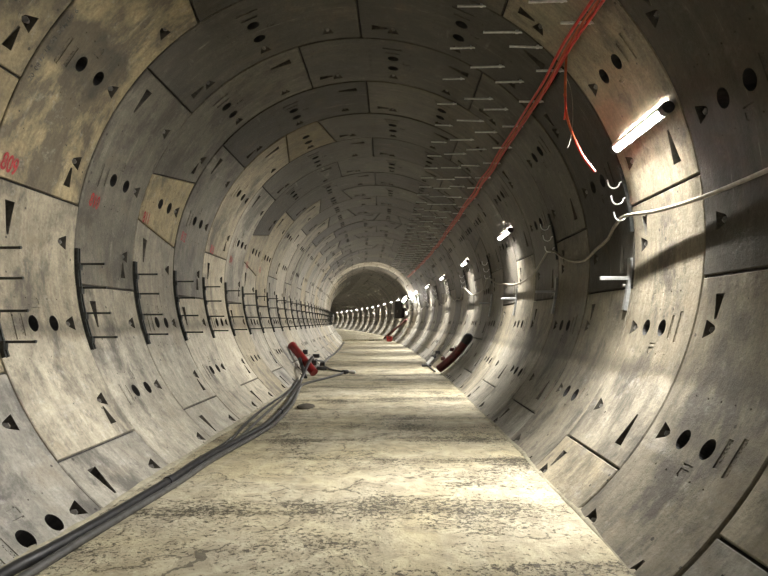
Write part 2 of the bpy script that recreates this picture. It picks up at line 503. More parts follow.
# value (crown and right wall carry some shade), ochre tint, stain for segments read off the photograph: (ring, unit at centre)
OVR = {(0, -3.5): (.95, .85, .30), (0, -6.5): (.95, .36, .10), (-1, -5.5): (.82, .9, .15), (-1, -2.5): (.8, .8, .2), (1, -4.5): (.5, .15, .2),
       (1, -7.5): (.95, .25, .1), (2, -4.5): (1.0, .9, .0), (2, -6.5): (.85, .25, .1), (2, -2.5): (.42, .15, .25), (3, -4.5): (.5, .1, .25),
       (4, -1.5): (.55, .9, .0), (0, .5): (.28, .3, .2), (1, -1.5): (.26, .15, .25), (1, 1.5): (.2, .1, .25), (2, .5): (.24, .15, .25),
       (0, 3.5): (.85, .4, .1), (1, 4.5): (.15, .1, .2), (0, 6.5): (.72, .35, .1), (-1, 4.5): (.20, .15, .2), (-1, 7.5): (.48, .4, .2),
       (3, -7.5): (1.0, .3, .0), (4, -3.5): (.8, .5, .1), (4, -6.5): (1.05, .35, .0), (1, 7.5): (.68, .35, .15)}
acc = {k: dict(V=[], F=[], SM=[], MI=[], T=[], S=[], n=0) for k in ('wall_left', 'wall_right', 'ceiling')}
POCKETS = []       # bolt positions: (wall, ring, s, theta)
rs = random.Random(5)
for ring in range(N0, N1 + 1):
    K = KEYS[ring]; s_a = D0 + ring * RL
    lod = 0 if -3 <= ring <= 8 else 1 if ring <= 26 and ring >= -5 else 2
    segs = [(K, 1)] + [(K + 1 + 3 * i, 3) for i in range(7)]
    for q, (u0, n) in enumerate(segs):
        uc = u0 + n / 2
        uc = (uc + 11) % 22 - 11; u0 = uc - n / 2
        rnd = [rs.random() for _ in range(8)]
        if abs(uc * UN) > 163: continue
        th0 = rad(u0 * UN + ROT)
        wall = 'ceiling' if abs(uc * UN) <= 46 else 'wall_left' if uc < 0 else 'wall_right'
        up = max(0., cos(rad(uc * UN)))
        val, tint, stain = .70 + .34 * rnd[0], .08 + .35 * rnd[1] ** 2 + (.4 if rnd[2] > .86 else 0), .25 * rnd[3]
        if wall == 'ceiling': val *= .25 * (.6 + .9 * rnd[7])  # crown shade put into the segment colour
        elif 1.6 < uc < 5.9: val *= .42  # right upper wall: grime and shade both darken the segment colour
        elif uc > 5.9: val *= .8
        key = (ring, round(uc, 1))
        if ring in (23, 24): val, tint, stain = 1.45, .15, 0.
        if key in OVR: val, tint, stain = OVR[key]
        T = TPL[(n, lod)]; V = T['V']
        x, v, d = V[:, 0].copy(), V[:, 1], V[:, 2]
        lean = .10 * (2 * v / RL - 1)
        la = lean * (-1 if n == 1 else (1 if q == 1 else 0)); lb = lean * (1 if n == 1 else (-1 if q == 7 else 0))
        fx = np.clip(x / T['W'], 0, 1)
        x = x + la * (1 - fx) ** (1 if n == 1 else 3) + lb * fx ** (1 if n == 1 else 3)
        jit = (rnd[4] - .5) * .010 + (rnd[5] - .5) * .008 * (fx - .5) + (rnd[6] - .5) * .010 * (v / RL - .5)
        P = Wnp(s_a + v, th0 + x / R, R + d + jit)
        a = acc[wall]; o = a['n']
        a['V'].append(P); a['n'] += len(P)
        a['F'] += [tuple(i + o for i in f) for f in T['F']]; a['SM'] += T['SM']; a['MI'] += T['MI']
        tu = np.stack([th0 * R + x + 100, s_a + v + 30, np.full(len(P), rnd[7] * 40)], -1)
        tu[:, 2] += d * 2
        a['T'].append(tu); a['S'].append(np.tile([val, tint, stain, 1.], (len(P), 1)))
        for i in range(n):
            POCKETS.append((wall, ring, s_a + 1.0, math.degrees(th0) + (i + .5) * UN))

WALLS = {}
for name, a in acc.items():
    me = bpy.data.meshes.new(name)
    me.from_pydata(np.concatenate(a['V']).tolist(), [], a['F'])
    me.polygons.foreach_set('use_smooth', a['SM'])
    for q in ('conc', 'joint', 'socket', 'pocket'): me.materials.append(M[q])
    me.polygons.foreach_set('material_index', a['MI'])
    at = me.attributes.new('tuv', 'FLOAT_VECTOR', 'POINT'); at.data.foreach_set('vector', np.concatenate(a['T']).astype(np.float32).ravel())
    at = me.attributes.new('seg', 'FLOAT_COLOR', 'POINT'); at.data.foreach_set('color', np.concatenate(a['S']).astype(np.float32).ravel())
    me.update()
    o = bpy.data.objects.new(name, me); COL.objects.link(o); o['kind'] = 'structure'
    WALLS[name] = o
tag(WALLS['wall_left'], 'left side of the precast concrete tunnel lining with bolt pockets and red numbers')
tag(WALLS['wall_right'], 'right side of the precast concrete tunnel lining carrying the lamps')
tag(WALLS['ceiling'], 'dark upper crown of the precast concrete tunnel lining')

# bolts seated in the pockets
def bolt_mb(s, th):
    mb = MB()
    c = W(s + .035, th, R + .045); fwd = W(s + .10, th, R + .075) - c
    inward = (W(s, th, R - 1) - W(s, th, R)).normalized()
    d = fwd.normalized(); base = c
    mb.tube([base - d * .03, base + d * .05], .017, 8)
    mb.tube([base - d * .05, base - d * .03], .025, 6)
    return mb
count = {k: 0 for k in WALLS}
rest = {k: MB() for k in WALLS}
for wall, ring, s, th in sorted(POCKETS, key=lambda p: abs(p[2] - 4)):
    if ring < -2 or ring > 18 or abs(th) > 141: continue
    mb = bolt_mb(s, th)
    if ring <= 6 and count[wall] < 90:
        count[wall] += 1
        mb.build('bolt', M['bolt'], WALLS[wall])
    else:
        r_ = rest[wall]; r_.add(mb.v, mb.f)
for k, mb in rest.items():
    if mb.v: mb.build('bolt', M['bolt'], WALLS[k])['kind'] = 'stuff'

# ------------------------------------------------------------------ road deck and edge haunches
def grid_floor(name, sa, sb, ds, dz, nx=44):
    ns = int((sb - sa) / ds); V = []; T = []; F = []
    hw = math.sqrt(R * R - (ZF + dz) ** 2) - .004
    for i in range(ns + 1):
        s = sa + (sb - sa) * i / ns
        for j in range(nx + 1):
            x = -hw + 2 * hw * j / nx
            h = .010 * noise.noise(Vector((x * 1.3, s * 1.3, 3))) + .006 * noise.noise(Vector((x * 4, s * 4, 9)))
            V.append(X(s, x, ZF + dz + h)); T.append((x + 50, s + 50, 0))
    for i in range(ns):
        for j in range(nx):
            a = i * (nx + 1) + j
            F.append((a, a + 1, a + nx + 2, a + nx + 1))
    # end faces and underside
    def drop(idx):
        o = len(V)
        for k in idx: V.append(Vector(V[k]) - Vector((0, 0, .16))); T.append(T[k])
        for q in range(len(idx) - 1): F.append((idx[q], o + q, o + q + 1, idx[q + 1]))
    drop(list(range(nx + 1))[::-1]); drop(list(range(ns * (nx + 1), (ns + 1) * (nx + 1))))
    me = bpy.data.meshes.new(name); me.from_pydata([tuple(p) for p in V], [], F)
    me.polygons.foreach_set('use_smooth', [True] * ns * nx + [False] * (len(F) - ns * nx))
    me.materials.append(M['floor'])
    at = me.attributes.new('tuv', 'FLOAT_VECTOR', 'POINT'); at.data.foreach_set('vector', np.array(T, np.float32).ravel())
    o = bpy.data.objects.new(name, me); COL.objects.link(o); o['kind'] = 'structure'
    return o
tag(grid_floor('floor', -7, 38, .09, 0), 'pale concrete road deck with dark mud crumbs')
tag(grid_floor('floor_beyond', 38, 124, .4, .09), 'pale concrete road deck beyond the dark step', None, None, 'structure')

def haunch(name, sg, label):
    mb = MB(); n = 420; prof = []
    for i in range(n + 1):
        s = -6 + 44 * i / n
        a = (.018 if sg < 0 else .010) + .02 * noise.noise(Vector((s * 1.1, sg * 5, 1))) + .012 * noise.noise(Vector((s * 5, sg * 5, 2)))
        b_ = (.035 if sg < 0 else .018) + .025 * noise.noise(Vector((s * .9, sg * 7, 4))) + .015 * noise.noise(Vector((s * 6, sg * 7, 2)))
        a = max(a, .008); b_ = max(b_, .012)
        z1 = ZF + a; x1 = math.sqrt(R * R - z1 * z1) + .012
        prof.append((X(s, sg * x1, z1), X(s, sg * (WF - b_ * .4), ZF + a * .6), X(s, sg * (WF - b_), ZF - .012)))
    V = [p for q in prof for p in q]; F = []
    for i in range(n):
        for k in range(2):
            q = (i * 3 + k, i * 3 + k + 1, i * 3 + 4 + k, i * 3 + 3 + k)
            F.append(q if sg > 0 else q[::-1])
    mb.add(V, F, True)
    o = mb.build(name, M['mortar']); o['kind'] = 'structure'; o['label'] = label
haunch('trim_1', -1, 'rough mortar strip along the left edge of the road')
haunch('trim_2', 1, 'rough mortar strip along the right edge of the road')

# ------------------------------------------------------------------ painted numbers and ink marks
def text_mesh(body):
    cu = bpy.data.curves.new('t', 'FONT'); cu.body = body; cu.size = 1; cu.offset = .022; cu.align_x = 'CENTER'; cu.align_y = 'CENTER'
    ob = bpy.data.objects.new('t', cu); COL.objects.link(ob)
    dg = bpy.context.evaluated_depsgraph_get(); dg.update()
    me = bpy.data.meshes.new_from_object(ob.evaluated_get(dg))
    v = [tuple(p.co) for p in me.vertices]; f = [tuple(p.vertices) for p in me.polygons]
    bpy.data.objects.remove(ob); bpy.data.meshes.remove(me); bpy.data.curves.remove(cu)
    return v, f
def wall_text(name, body, s, th, size, rot, mat, wall, label, xs=1.):
    v, f = text_mesh(body)
    c, sn = cos(rot), sin(rot)
    out = []
    for x, y, _ in v:
        x *= size * xs; y *= size
        a, b_ = x * c - y * sn, x * sn + y * c           # a along the tunnel, b up the wall
        out.append(W(s + a, th + math.degrees(b_ / R) * (1 if th < 0 else -1), R - .0075))
    mb = MB(); mb.add(out, f)
    o = mb.build(name, mat, WALLS[wall])
    if label: o['label'] = label
    return o
for i, (s, th, dr) in enumerate([(4.245, -78.6, 0), (5.50, -79.2, 0), (6.66, -78.2, .1), (7.90, -79.2, 0), (9.20, -79.6, 0), (10.36, -80.6, 0), (11.55, -80, 0), (12.75, -80, 0)]):
    wall_text('ring_number', str(809 + i), s, th, .20 if i == 0 else .19, -.12 + dr, M['paint'], 'wall_left', 'red spray painted number %d' % (809 + i), .62)
for body, th, s in (('20', -63.6, 4.13), ('08', -61.6, 4.135), ('17', -60, 4.13), ('18', -58.3, 4.13), ('08', -56.4, 4.13), ('30M', -54, 4.135), ('04', -51.8, 4.13), ('6', -50.2, 4.13)):
    wall_text('ink_mark', body, s, th, .062, 1.45, M['ink'], 'wall_left', 'small black inked characters beside the ring joint')

# ------------------------------------------------------------------ cable racks on the left wall
def wall_root(name, s, th, r=R):
    p = W(s, th, r); return empty(name, p, axis(s)[3])
def loc(th, r, y, th0, r0=R):          # local point of a thing rooted at (th0, r0)
    return Vector((r * sin(rad(th)) - r0 * sin(rad(th0)), y, r * cos(rad(th)) - r0 * cos(rad(th0))))

TH0 = -101
def make_rack():
    root = wall_root('cable_rack', D0, TH0)
    mb = MB()
    n = 12
    for dy in (-.017, .017):             # two flats side by side
        vs = []; fs = []
        for i in range(n + 1):
            th = -90 - 21.5 * i / n
            for r, w in ((R + .001, -.008), (R + .001, .008), (R - .030, .008), (R - .030, -.008)):
                vs.append(loc(th, r, dy + w, TH0))
        for i in range(n):
            for k in range(4): fs.append((i * 4 + k, i * 4 + (k + 1) % 4, i * 4 + 4 + (k + 1) % 4, i * 4 + 4 + k))
        fs += [(3, 2, 1, 0), (n * 4, n * 4 + 1, n * 4 + 2, n * 4 + 3)]
        mb.add(vs, fs)
    mb.build('rail', M['dsteel'], root)
    for th in (-93.4, -98.4, -103.8, -109):
        p = loc(th, R - .02, 0, TH0)
        arm = MB().box(p + Vector((.125, 0, .004)), (.25, .018, .020)).build('arm', M['dsteel'], root)
        MB().tube([p + Vector((.245, 0, .005)), p + Vector((.262, 0, .005))], .0125, 8).build('arm_tip', M['dsteel'], arm)
        MB().box(p + Vector((.018, 0, -.02)), (.03, .05, .07)).build('arm_socket', M['dsteel'], arm)
    return root
rack0 = make_rack()
kids_of()
RN = 36
for k in range(-1, RN):
    o = rack0 if k == -1 else copy_tree(rack0)
    ring = k + 1
    s = D0 + ring * RL + .03
    o.location = W(s, TH0, R); o.rotation_euler = (0, 0, axis(s)[3])
    i = k + 1
    extra = {0: 'cut by the photo edge', 1: 'right of number 809', 2: 'below number 811', 3: 'below number 812'}.get(i, 'towards the bend')
    tag(o, 'dark cable rack on left wall, %s from the camera%s' % (ordn(i), ', ' + extra if i < 4 else ''), 'cable rack', 'cable racks on the left wall')

# ------------------------------------------------------------------ studs in the crown
def make_stud():
    root = wall_root('ceiling_stud', 5, 40)
    MB().tube([(.03, 0, -.004), (-.30, 0, 0)], .0115, 8).build('rod', M['stud'], root)
    mb = MB(); mb.tube([(-.035, 0, 0), (-.012, 0, 0)], .019, 6)
    mb.build('nut', M['stud'], root)
    return root
stud0 = make_stud()
kids_of()
first = True
for row in range(33):
    s = 4.47 + .805 * row
    for j, (th, ln) in enumerate(((29, .85), (38.0, 1.2), (44, 1.0), (50, .85))):
        if row == 0 and j < 2: continue
        o = stud0 if first else copy_tree(stud0); first = False
        ss = s + random.uniform(-.03, .03); tt = th + random.uniform(-.5, .5)
        o.location = W(ss, tt, R - .002)
        o.rotation_euler = (0, random.uniform(-.03, .03), axis(ss)[3] + random.uniform(-.04, .04))
        o.scale = (ln, 1, 1)
        pos = ('leftmost of its row', 'second from left', 'third from left', 'beside the red cables')[j]
        tag(o, 'thin steel stud in the crown, %s row, %s' % (ordn(row), pos), 'stud', 'steel studs in the crown')

# ------------------------------------------------------------------ lamps on the right wall
LT = 70.6; AIM = 32; ARC = 48; BS0, BS1 = 187, 204
def make_lamp(mat):
    root = wall_root('tunnel_lamp', D0, LT)
    inn = Vector((-sin(rad(LT)), 0, -cos(rad(LT)))); tg = Vector((cos(rad(LT)), 0, -sin(rad(LT))))
    A = .47
    def sec(pts): return [inn * a + tg * b_ for a, b_ in pts]
    hs = MB().prism([p + Vector((0, -A, 0)) for p in sec([(.002, -.010), (.002, .03), (.03, .03), (.03, .005), (.012, -.010)])], (0, 2 * A, 0))
    hs.build('housing', M['white'], root)
    n = 6; aim = rad(AIM); ex = inn * cos(aim) + tg * sin(aim); ey = tg * cos(aim) - inn * sin(aim)
    cc = inn * .055; al = rad(ARC)
    prof = []; y = -A + .01; kf = 0        # a lit core between cross fins added to cut spill along the wall: (y, radius, material of the strip that follows)
    NF = 34; pf = (2 * A - .02) / NF
    for k in range(NF):
        prof += [(y, .043, 1), (y + .003, .043, 1), (y + .003, .019, 0), (y + pf, .019, 1)]; y += pf
    prof += [(y, .043, 1), (y + .003, .043, 1)]
    for nm, t0, t1 in (('diffuser_added_fins', -al, al), ('added_back_glow', rad(BS0), rad(BS1))):  # second strip is an added glow that brightens the wall above
        V = []; F = []; MI = []
        for (yy, rr, _) in prof:
            for k in range(n + 1):
                t = t0 + (t1 - t0) * k / n
                V.append(cc + ex * (rr * cos(t)) + ey * (rr * sin(t)) + Vector((0, yy, 0)))
        for i in range(len(prof) - 1):
            for k in range(n):
                F.append((i * (n + 1) + k, i * (n + 1) + k + 1, (i + 1) * (n + 1) + k + 1, (i + 1) * (n + 1) + k)); MI.append(prof[i][2])
        mb = MB(); mb.add(V, F)
        ob = mb.build(nm, mat, root)
        ob.data.materials.append(M['fin']); ob.data.polygons.foreach_set('material_index', MI)
    for t0, t1 in ((al, rad(BS0)), (rad(BS1), 2 * PI - al)):
        bk = [cc + ex * (r0 * cos(t)) + ey * (r0 * sin(t)) for r0, ks in ((.047, range(9)), (.0435, range(8, -1, -1))) for t in [t0 + (t1 - t0) * k / 8 for k in ks]]
        MB().prism([p + Vector((0, -A, 0)) for p in bk], (0, 2 * A, 0)).build('reflector', M['white'], root)
    for sg in (-1, 1):
        c = inn * .055 + Vector((0, sg * (A + .012), 0))
        MB().tube([c - Vector((0, .035, 0)), c + Vector((0, .035, 0))], .048, 14).build('end_cap', M['blk'], root)
        c = inn * .015 + Vector((0, sg * A * .6, 0))
        MB().prism([c + p + Vector((0, -.02, 0)) for p in sec([(-.012, -.02), (-.012, .045), (.02, .04), (.02, -.01)])], (0, .04, 0)).build('bracket', M['galv'], root)
    return root
lamp0 = make_lamp(M['lamp'])
kids_of()
LS = [4.63, 10.2, 15.3, 20.6, 25.8, 31.1, 36.4] + [36.4 + 5.25 * k for k in range(1, 14)]
for i, s in enumerate(LS + [-.55, -5.8]):
    o = lamp0 if i == 0 else copy_tree(lamp0)
    o.location = W(s, LT, R); o.rotation_euler = (0, 0, axis(s)[3])
    tag(o, ('lit tube lamp with black end caps on right wall, %s from the camera' % ordn(i)) if i < len(LS) else
        'lit tube lamp on right wall behind the camera, %s one back' % ('first', 'second')[i - len(LS)], 'lamp', 'tube lamps along the right wall')

# ------------------------------------------------------------------ hook rails, long cable on the right wall
HT = 80
def make_hooks():
    root = wall_root('cable_hanger', D0, HT)
    vs = []; fs = []; n = 8
    for i in range(n + 1):
        th = 73.5 + 14 * i / n
        for r, w in ((R + .002, -.022), (R + .002, .022), (R - .03, .022), (R - .03, -.022)): vs.append(loc(th, r, w, HT))
    for i in range(n):
        for k in range(4): fs.append((i * 4 + k, i * 4 + 4 + k, i * 4 + 4 + (k + 1) % 4, i * 4 + (k + 1) % 4))
    fs += [(0, 1, 2, 3), (n * 4 + 3, n * 4 + 2, n * 4 + 1, n * 4)]
    MB().add(vs, fs).build('rail', M['dsteel'], root)
    for th in (77.0, 80.4, 83.8):
        c = loc(th, R - .03, 0, HT) + Vector((-.075, 0, 0))
        pts = [c + Vector((.08, 0, 0)), c + Vector((.065, 0, -.005))] + [c + Vector((.055 * cos(a), 0, -.055 * sin(a) - .01)) for a in [PI * k / 8 for k in range(9)]] + [c + Vector((-.06, 0, .02))]
        MB().tube(pts, .007, 6).build('hook', M['stud'], root)
    return root
hook0 = make_hooks()
kids_of()
for i, j in enumerate([1, 3, 7, 10, 13, 16, 19, 22, 25, 28, 31]):
    o = hook0 if i == 0 else copy_tree(hook0)
    s = D0 + j * RL
    o.location = W(s, HT, R); o.rotation_euler = (0, 0, axis(s)[3])
    tag(o, 'steel hook rail holding the long cable on right wall, %s from the camera' % ordn(i), 'cable hanger', 'cable hangers on the right wall')

sup = [D0 - 2 * RL] + [D0 + j * RL for j in [1, 3, 7, 10, 13, 16, 19, 22, 25, 28, 31] + [34 + 3 * k for k in range(20)]]
pts = []
for i, s in enumerate(sup):
    pts.append(W(s, 84.5, R - .105))
    if i + 1 < len(sup):
        L_ = sup[i + 1] - s
        for t in (.17, .34, .5, .66, .83):
            sag = 1 - (2 * t - 1) ** 2
            amp = (6.8 if i else 2.4) * min(1, L_ / 3.6) ** .6
            pts.append(W(s + L_ * t, 84.5 + amp * sag * (.85 + .3 * rs.random()), R - .105 + .05 * sag))
tag(MB().tube(spline(pts, .15), .0165, 8).build('cable', M['tan'], origin=pts[3]), 'long tan cable sagging from hook to hook along the right wall', 'cable')

# galvanised cantilever arms below the cable
AT = 97
def make_arm():
    root = wall_root('cantilever_bracket', D0, AT)
    vs = []; fs = []; n = 6
    for i in range(n + 1):
        th = 92.8 + 10.8 * i / n
        for r, w in ((R + .002, -.026), (R + .002, .026), (R - .03, .026), (R - .03, -.026)): vs.append(loc(th, r, w, AT))
    for i in range(n):
        for k in range(4): fs.append((i * 4 + k, i * 4 + 4 + k, i * 4 + 4 + (k + 1) % 4, i * 4 + (k + 1) % 4))
    fs += [(0, 1, 2, 3), (n * 4 + 3, n * 4 + 2, n * 4 + 1, n * 4)]
    MB().add(vs, fs).build('wall_strip', M['galv'], root)
    p = loc(AT, R - .025, 0, AT)
    MB().box(p + Vector((-.135, 0, 0)), (.27, .035, .035)).build('arm', M['galv'], root)
    MB().tube([p + Vector((-.03, 0, -.07)), p + Vector((-.055, 0, -.07))], .016, 6).build('bolt', M['bolt'], root)
    return root
arm0 = make_arm(); kids_of()
for i, j in enumerate((1.04, 3.02, 5.02, 7.02)):
    o = arm0 if i == 0 else copy_tree(arm0); s = D0 + j * RL
    o.location = W(s, AT, R); o.rotation_euler = (0, 0, axis(s)[3])
    tag(o, 'grey steel cantilever bracket on right wall below the tan cable, %s from the camera' % ordn(i), 'bracket', 'cantilever brackets on the right wall')

# ------------------------------------------------------------------ red cables along the crown
def red_run(dth, dr, rr, mat, label, seed, s1=31):
    g = random.Random(seed); pts = []
    s = 1.5
    while s < s1:
        pts.append(W(s, 49.2 + dth + g.uniform(-.35, .35), R - .115 + dr + g.uniform(-.012, .012) + .012 * sin(s * 1.3 + dth * 3))); s += .8
    tag(MB().tube(spline(pts, .2), rr, 8).build('cable', mat, origin=pts[4]), label, 'cable', 'red cables along the crown')
red_run(-.55, 0, .014, M['red'], 'red cable along the crown studs, left one of three', 1)
red_run(0.25, .012, .013, M['orange'], 'orange-red cable along the crown studs, middle one of three', 1)
red_run(.95, 0, .014, M['red'], 'red cable along the crown studs, right one of three', 1)
hang = [(2.021, 5.0, 1.80), (1.995, 4.99, 1.49), (1.997, 5.0, 1.207), (2.038, 5.0, 1.019), (2.132, 5.0, .785), (2.245, 5.0, .626)]
t = empty('hanging_cable', hang[0]); o0 = Vector(hang[0])
tag(t, 'orange cable end dangling below the red cables in front of the right wall', 'cable')
MB().tube([p - o0 for p in spline(hang, .05)], .0125, 8).build('cable_sheath', M['orange'], t)
p1 = spline(hang, .05)[-7:]
MB().tube([p - o0 for p in p1], .0145, 8).build('red_end', M['red'], t)
MB().tube([p - o0 for p in spline([(2.0, 5.02, 1.56), (2.055, 5.02, 1.395), (2.065, 5.02, 1.159), (2.03, 5.0, .926), (2.0, 5.0, .85)], .05)], .0035, 6).build('loose_wire', M['tan'], t)
MB().tube([p - o0 for p in spline([(1.985, 5.0, 1.36), (1.99, 4.98, 1.26), (1.975, 4.98, 1.11)], .05)], .009, 6).build('red_tail', M['red'], t)

# ------------------------------------------------------------------ hoses on the road, left
def fl(s, x, h): return X(s, x, ZF + h)
def hose(label, pts, r, mat, extra=None, n=10):
    P = spline(pts, .06)
    root = empty('hose', pts[0]); o0 = Vector(pts[0])
    tag(root, label, 'hose', 'hoses lying on the left edge of the road')
    MB().tube([p - o0 for p in P], r, n).build('sheath', mat, root)
    return root, P, o0
h = .040
main = [(2.2, -1.64), (2.94, -1.64), (3.22, -1.60), (3.71, -1.545), (4.58, -1.48), (5.3, -1.448), (5.9, -1.38), (6.58, -1.304), (7.29, -1.253), (8.98, -1.323), (10.4, -1.45), (11.33, -1.53)]
P3 = [fl(s, x, h) for s, x in main] + [fl(12.1, -1.60, .06), fl(12.7, -1.62, .16), fl(13.35, -1.60, .36), fl(13.75, -1.56, .47), fl(14.2, -1.60, .42), fl(14.9, -1.66, .16), fl(15.6, -1.72, .05), fl(17, -1.70, .035), fl(20, -1.72, .035), fl(26, -1.66, .035), fl(36, -1.62, .035)]
a1, Pm, om = hose('thickest black hose along the left road edge, looping over the red pipe', P3, .036, M['black'])
mb = MB()
for k in [min(range(len(Pm) - 2), key=lambda q: (Pm[q] - fl(s_, x_, h)).length) for s_, x_ in ((4.66, -1.475), (8.2, -1.28))]:
    q = Pm[k] - om; d = (Pm[k + 1] - Pm[k]).normalized()
    MB().tube([q - d * .035, q + d * .035], .043, 12).build('tape_wrap', M['blk'], a1)
hose('grey dusty hose beside the thick black hose, branching to the black connector',
     [fl(2.2, -1.56, .03), fl(3.4, -1.50, .03), fl(4.6, -1.395, .03), fl(5.4, -1.36, .03), fl(6.6, -1.22, .03), fl(7.4, -1.17, .03), fl(9, -1.245, .03), fl(10.4, -1.39, .03), fl(11.5, -1.50, .03), fl(12.0, -1.46, .03), fl(12.45, -1.35, .03), fl(13.3, -1.08, .03), fl(13.81, -.95, .03), fl(14.28, -.83, .04)], .027, M['grey'])
hose('thin black hose nearest the left wall, swinging out around the mortar strip',
     [fl(4.62, -1.478, .035), fl(4.85, -1.50, .022), fl(5.27, -1.53, .02), fl(6.28, -1.47, .02), fl(7.32, -1.555, .02), fl(8.56, -1.62, .02), fl(9.42, -1.62, .02), fl(11.24, -1.63, .03), fl(12.3, -1.68, .10)], .019, M['black'])
hose('thin grey hose between the black hoses, joining them beside the red pipe',
     [fl(4.66, -1.476, .05), fl(4.95, -1.49, .025), fl(5.63, -1.475, .018), fl(6.44, -1.405, .018), fl(7.53, -1.454, .018), fl(8.97, -1.515, .018), fl(10.2, -1.56, .018), fl(11.24, -1.60, .03), fl(12.2, -1.66, .05)], .017, M['grey'])
hose('short black hose from the left wall to the black connector on the road',
     [fl(17.6, -1.68, .06), fl(16.99, -1.60, .03), fl(16.1, -1.42, .028), fl(15.23, -1.15, .028), fl(14.5, -.84, .05)], .026, M['black'])
# connector with a pale plug
c = fl(14.36, -.78, 0); root = empty('hose_connector', c)
tag(root, 'black hose connector with a pale plug lying on the road', 'connector')
MB().tube([(-.10, -.03, .055), (-.06, -.02, .06), (.05, .0, .06), (.09, .01, .055)], [.04, .055, .055, .03], 12).build('body', M['blk'], root)
MB().box((.0, .0, .05), (.05, .16, .10)).build('clamp', M['blk'], root)
MB().tube([(.09, .01, .05), (.16, .02, .05), (.24, .03, .045), (.27, .03, .045)], [.028, .05, .045, .02], 12).build('plug', M['white'], root)
# mud clod
mb = MB(); vs = []; fs = []
for i in range(5):
    for k in range(12):
        a = 2 * PI * k / 12; q = sin(PI * (i / 4) * .5 + .0) if i else 0
        f = 1 + .3 * noise.noise(Vector((cos(a) * 2, sin(a) * 2, i)))
        vs.append(((.02 + .13 * q * f) * cos(a), (.02 + .22 * q * f) * sin(a), .045 * cos(PI / 2 * i / 4) * (1 + .3 * noise.noise(Vector((a, i, 2)))) - .004))
for i in range(4):
    for k in range(12): fs.append((i * 12 + k, i * 12 + 12 + k, i * 12 + 12 + (k + 1) % 12, i * 12 + (k + 1) % 12))
fs.append(tuple(range(12)))
mb.add(vs, fs, True)
o = mb.build('mud_clod', simple('dark_mud', (.05, .042, .028), .9)); o.location = fl(8.85, -1.0, .01)
tag(o, 'flat dark clod of mud on the road right of the hoses', 'mud clod')

# ------------------------------------------------------------------ red pipes leaning on both walls
def pipe_thing(name, label, pts, r, mat, base):
    root = empty(name, base); b0 = Vector(base)
    tag(root, label, 'pipe', 'red pipes leaning on the tunnel walls')
    P = spline(pts, .08)
    MB().tube([p - b0 for p in P], r, 18).build('pipe_body', mat, root)
    return root, P, b0
# left: straight, bright side towards the lamps
top = W(14.5, -122, R - .13); bot = fl(13.85, -1.52, .085)
rt, P, b0 = pipe_thing('red_pipe', 'short straight red pipe leaning on the left wall among the hoses', [top, top.lerp(bot, .5), bot], .105, M['redp'], fl(13.9, -1.5, 0))
d = (bot - top).normalized()
mb = MB(); mb.tube([top - d * .03 - b0, top + d * .04 - b0], .115, 18); mb.build('end_collar', M['redp'], rt)
m_ = top.lerp(bot, .42)
ft = fl(13.3, -1.66, .02)
MB().tube([m_ + Vector((-.02, -.12, -.04)) - b0, ft - b0], .045, 10).build('strut', M['black'], rt)
for k, tt in enumerate((.35, .75)):
    q = top.lerp(bot, tt) - b0
    MB().box(q + Vector((.13, .10, .07)), (.12, .10, .12)).build('clamp', M['blk'], rt)
# valve coupling beside it
c = fl(15.2, -1.58, 0); root = empty('pipe_coupling', c)
tag(root, 'black and grey pipe coupling on the road behind the left red pipe', 'coupling')
MB().tube([(-.08, 0, .06), (-.04, .02, .34)], .035, 10).build('stem', M['galv'], root)
MB().box((-.05, .0, .42), (.18, .12, .10)).build('head', M['blk'], root)
MB().tube([(-.15, 0, .07), (.02, .05, .07), (.22, .1, .06)], .05, 10).build('outlet', M['black'], root)
MB().box((.12, .0, .20), (.13, .10, .10)).build('valve', M['blk'], root)
MB().tube([(-.06, .0, .30), (.15, .02, .27)], .025, 8).build('handle', M['galv'], root)

# right: curved, dark cap at its upper end
cp = [W(14.32 - .72 * t, 139.8 - 23.0 * t, R - .14) for t in [k / 8 for k in range(9)]]
rt, P, b0 = pipe_thing('red_pipe', 'long curved dark red pipe with black cap leaning on the right wall', cp, .105, M['redd'], fl(14.3, 1.6, 0))
e = P[-1]; d = (P[-1] - P[-3]).normalized()
MB().tube([e - d * .12 - b0, e + d * .02 - b0, e + d * .10 - b0, e + d * .13 - b0], [.115, .118, .09, .03], 16).build('end_cap', M['blk'], rt)
for tt in (.28, .62):
    q = P[int(tt * (len(P) - 1))]
    MB().box(q + Vector((-.10, .16, .08)) - b0, (.10, .12, .09)).build('clamp', M['wood'], rt)
# white stand with black couplings
c = fl(16.7, 1.50, 0); root = empty('pipe_stand', c)
tag(root, 'white and black pipe stand leaning beside the right red pipe', 'stand')
q0 = Vector((.02, 0, .04)); q1 = W(17.6, 131, R - .10) - c
MB().tube([q0, q0.lerp(q1, .55)], .05, 10).build('sleeve', M['white'], root)
MB().tube([q0.lerp(q1, .5), q1], .025, 8).build('pole', M['dsteel'], root)
for tt in (.62, .97): MB().box(q0.lerp(q1, tt), (.14, .26, .09)).build('coupling', M['blk'], root)
MB().box((.02, 0, .025), (.28, .34, .05)).build('foot', M['blk'], root)
MB().tube([(.05, -.1, .03), (.10, -1.2, .035), (.14, -2.1, .035)], .022, 8).build('tail_hose', M['black'], root)

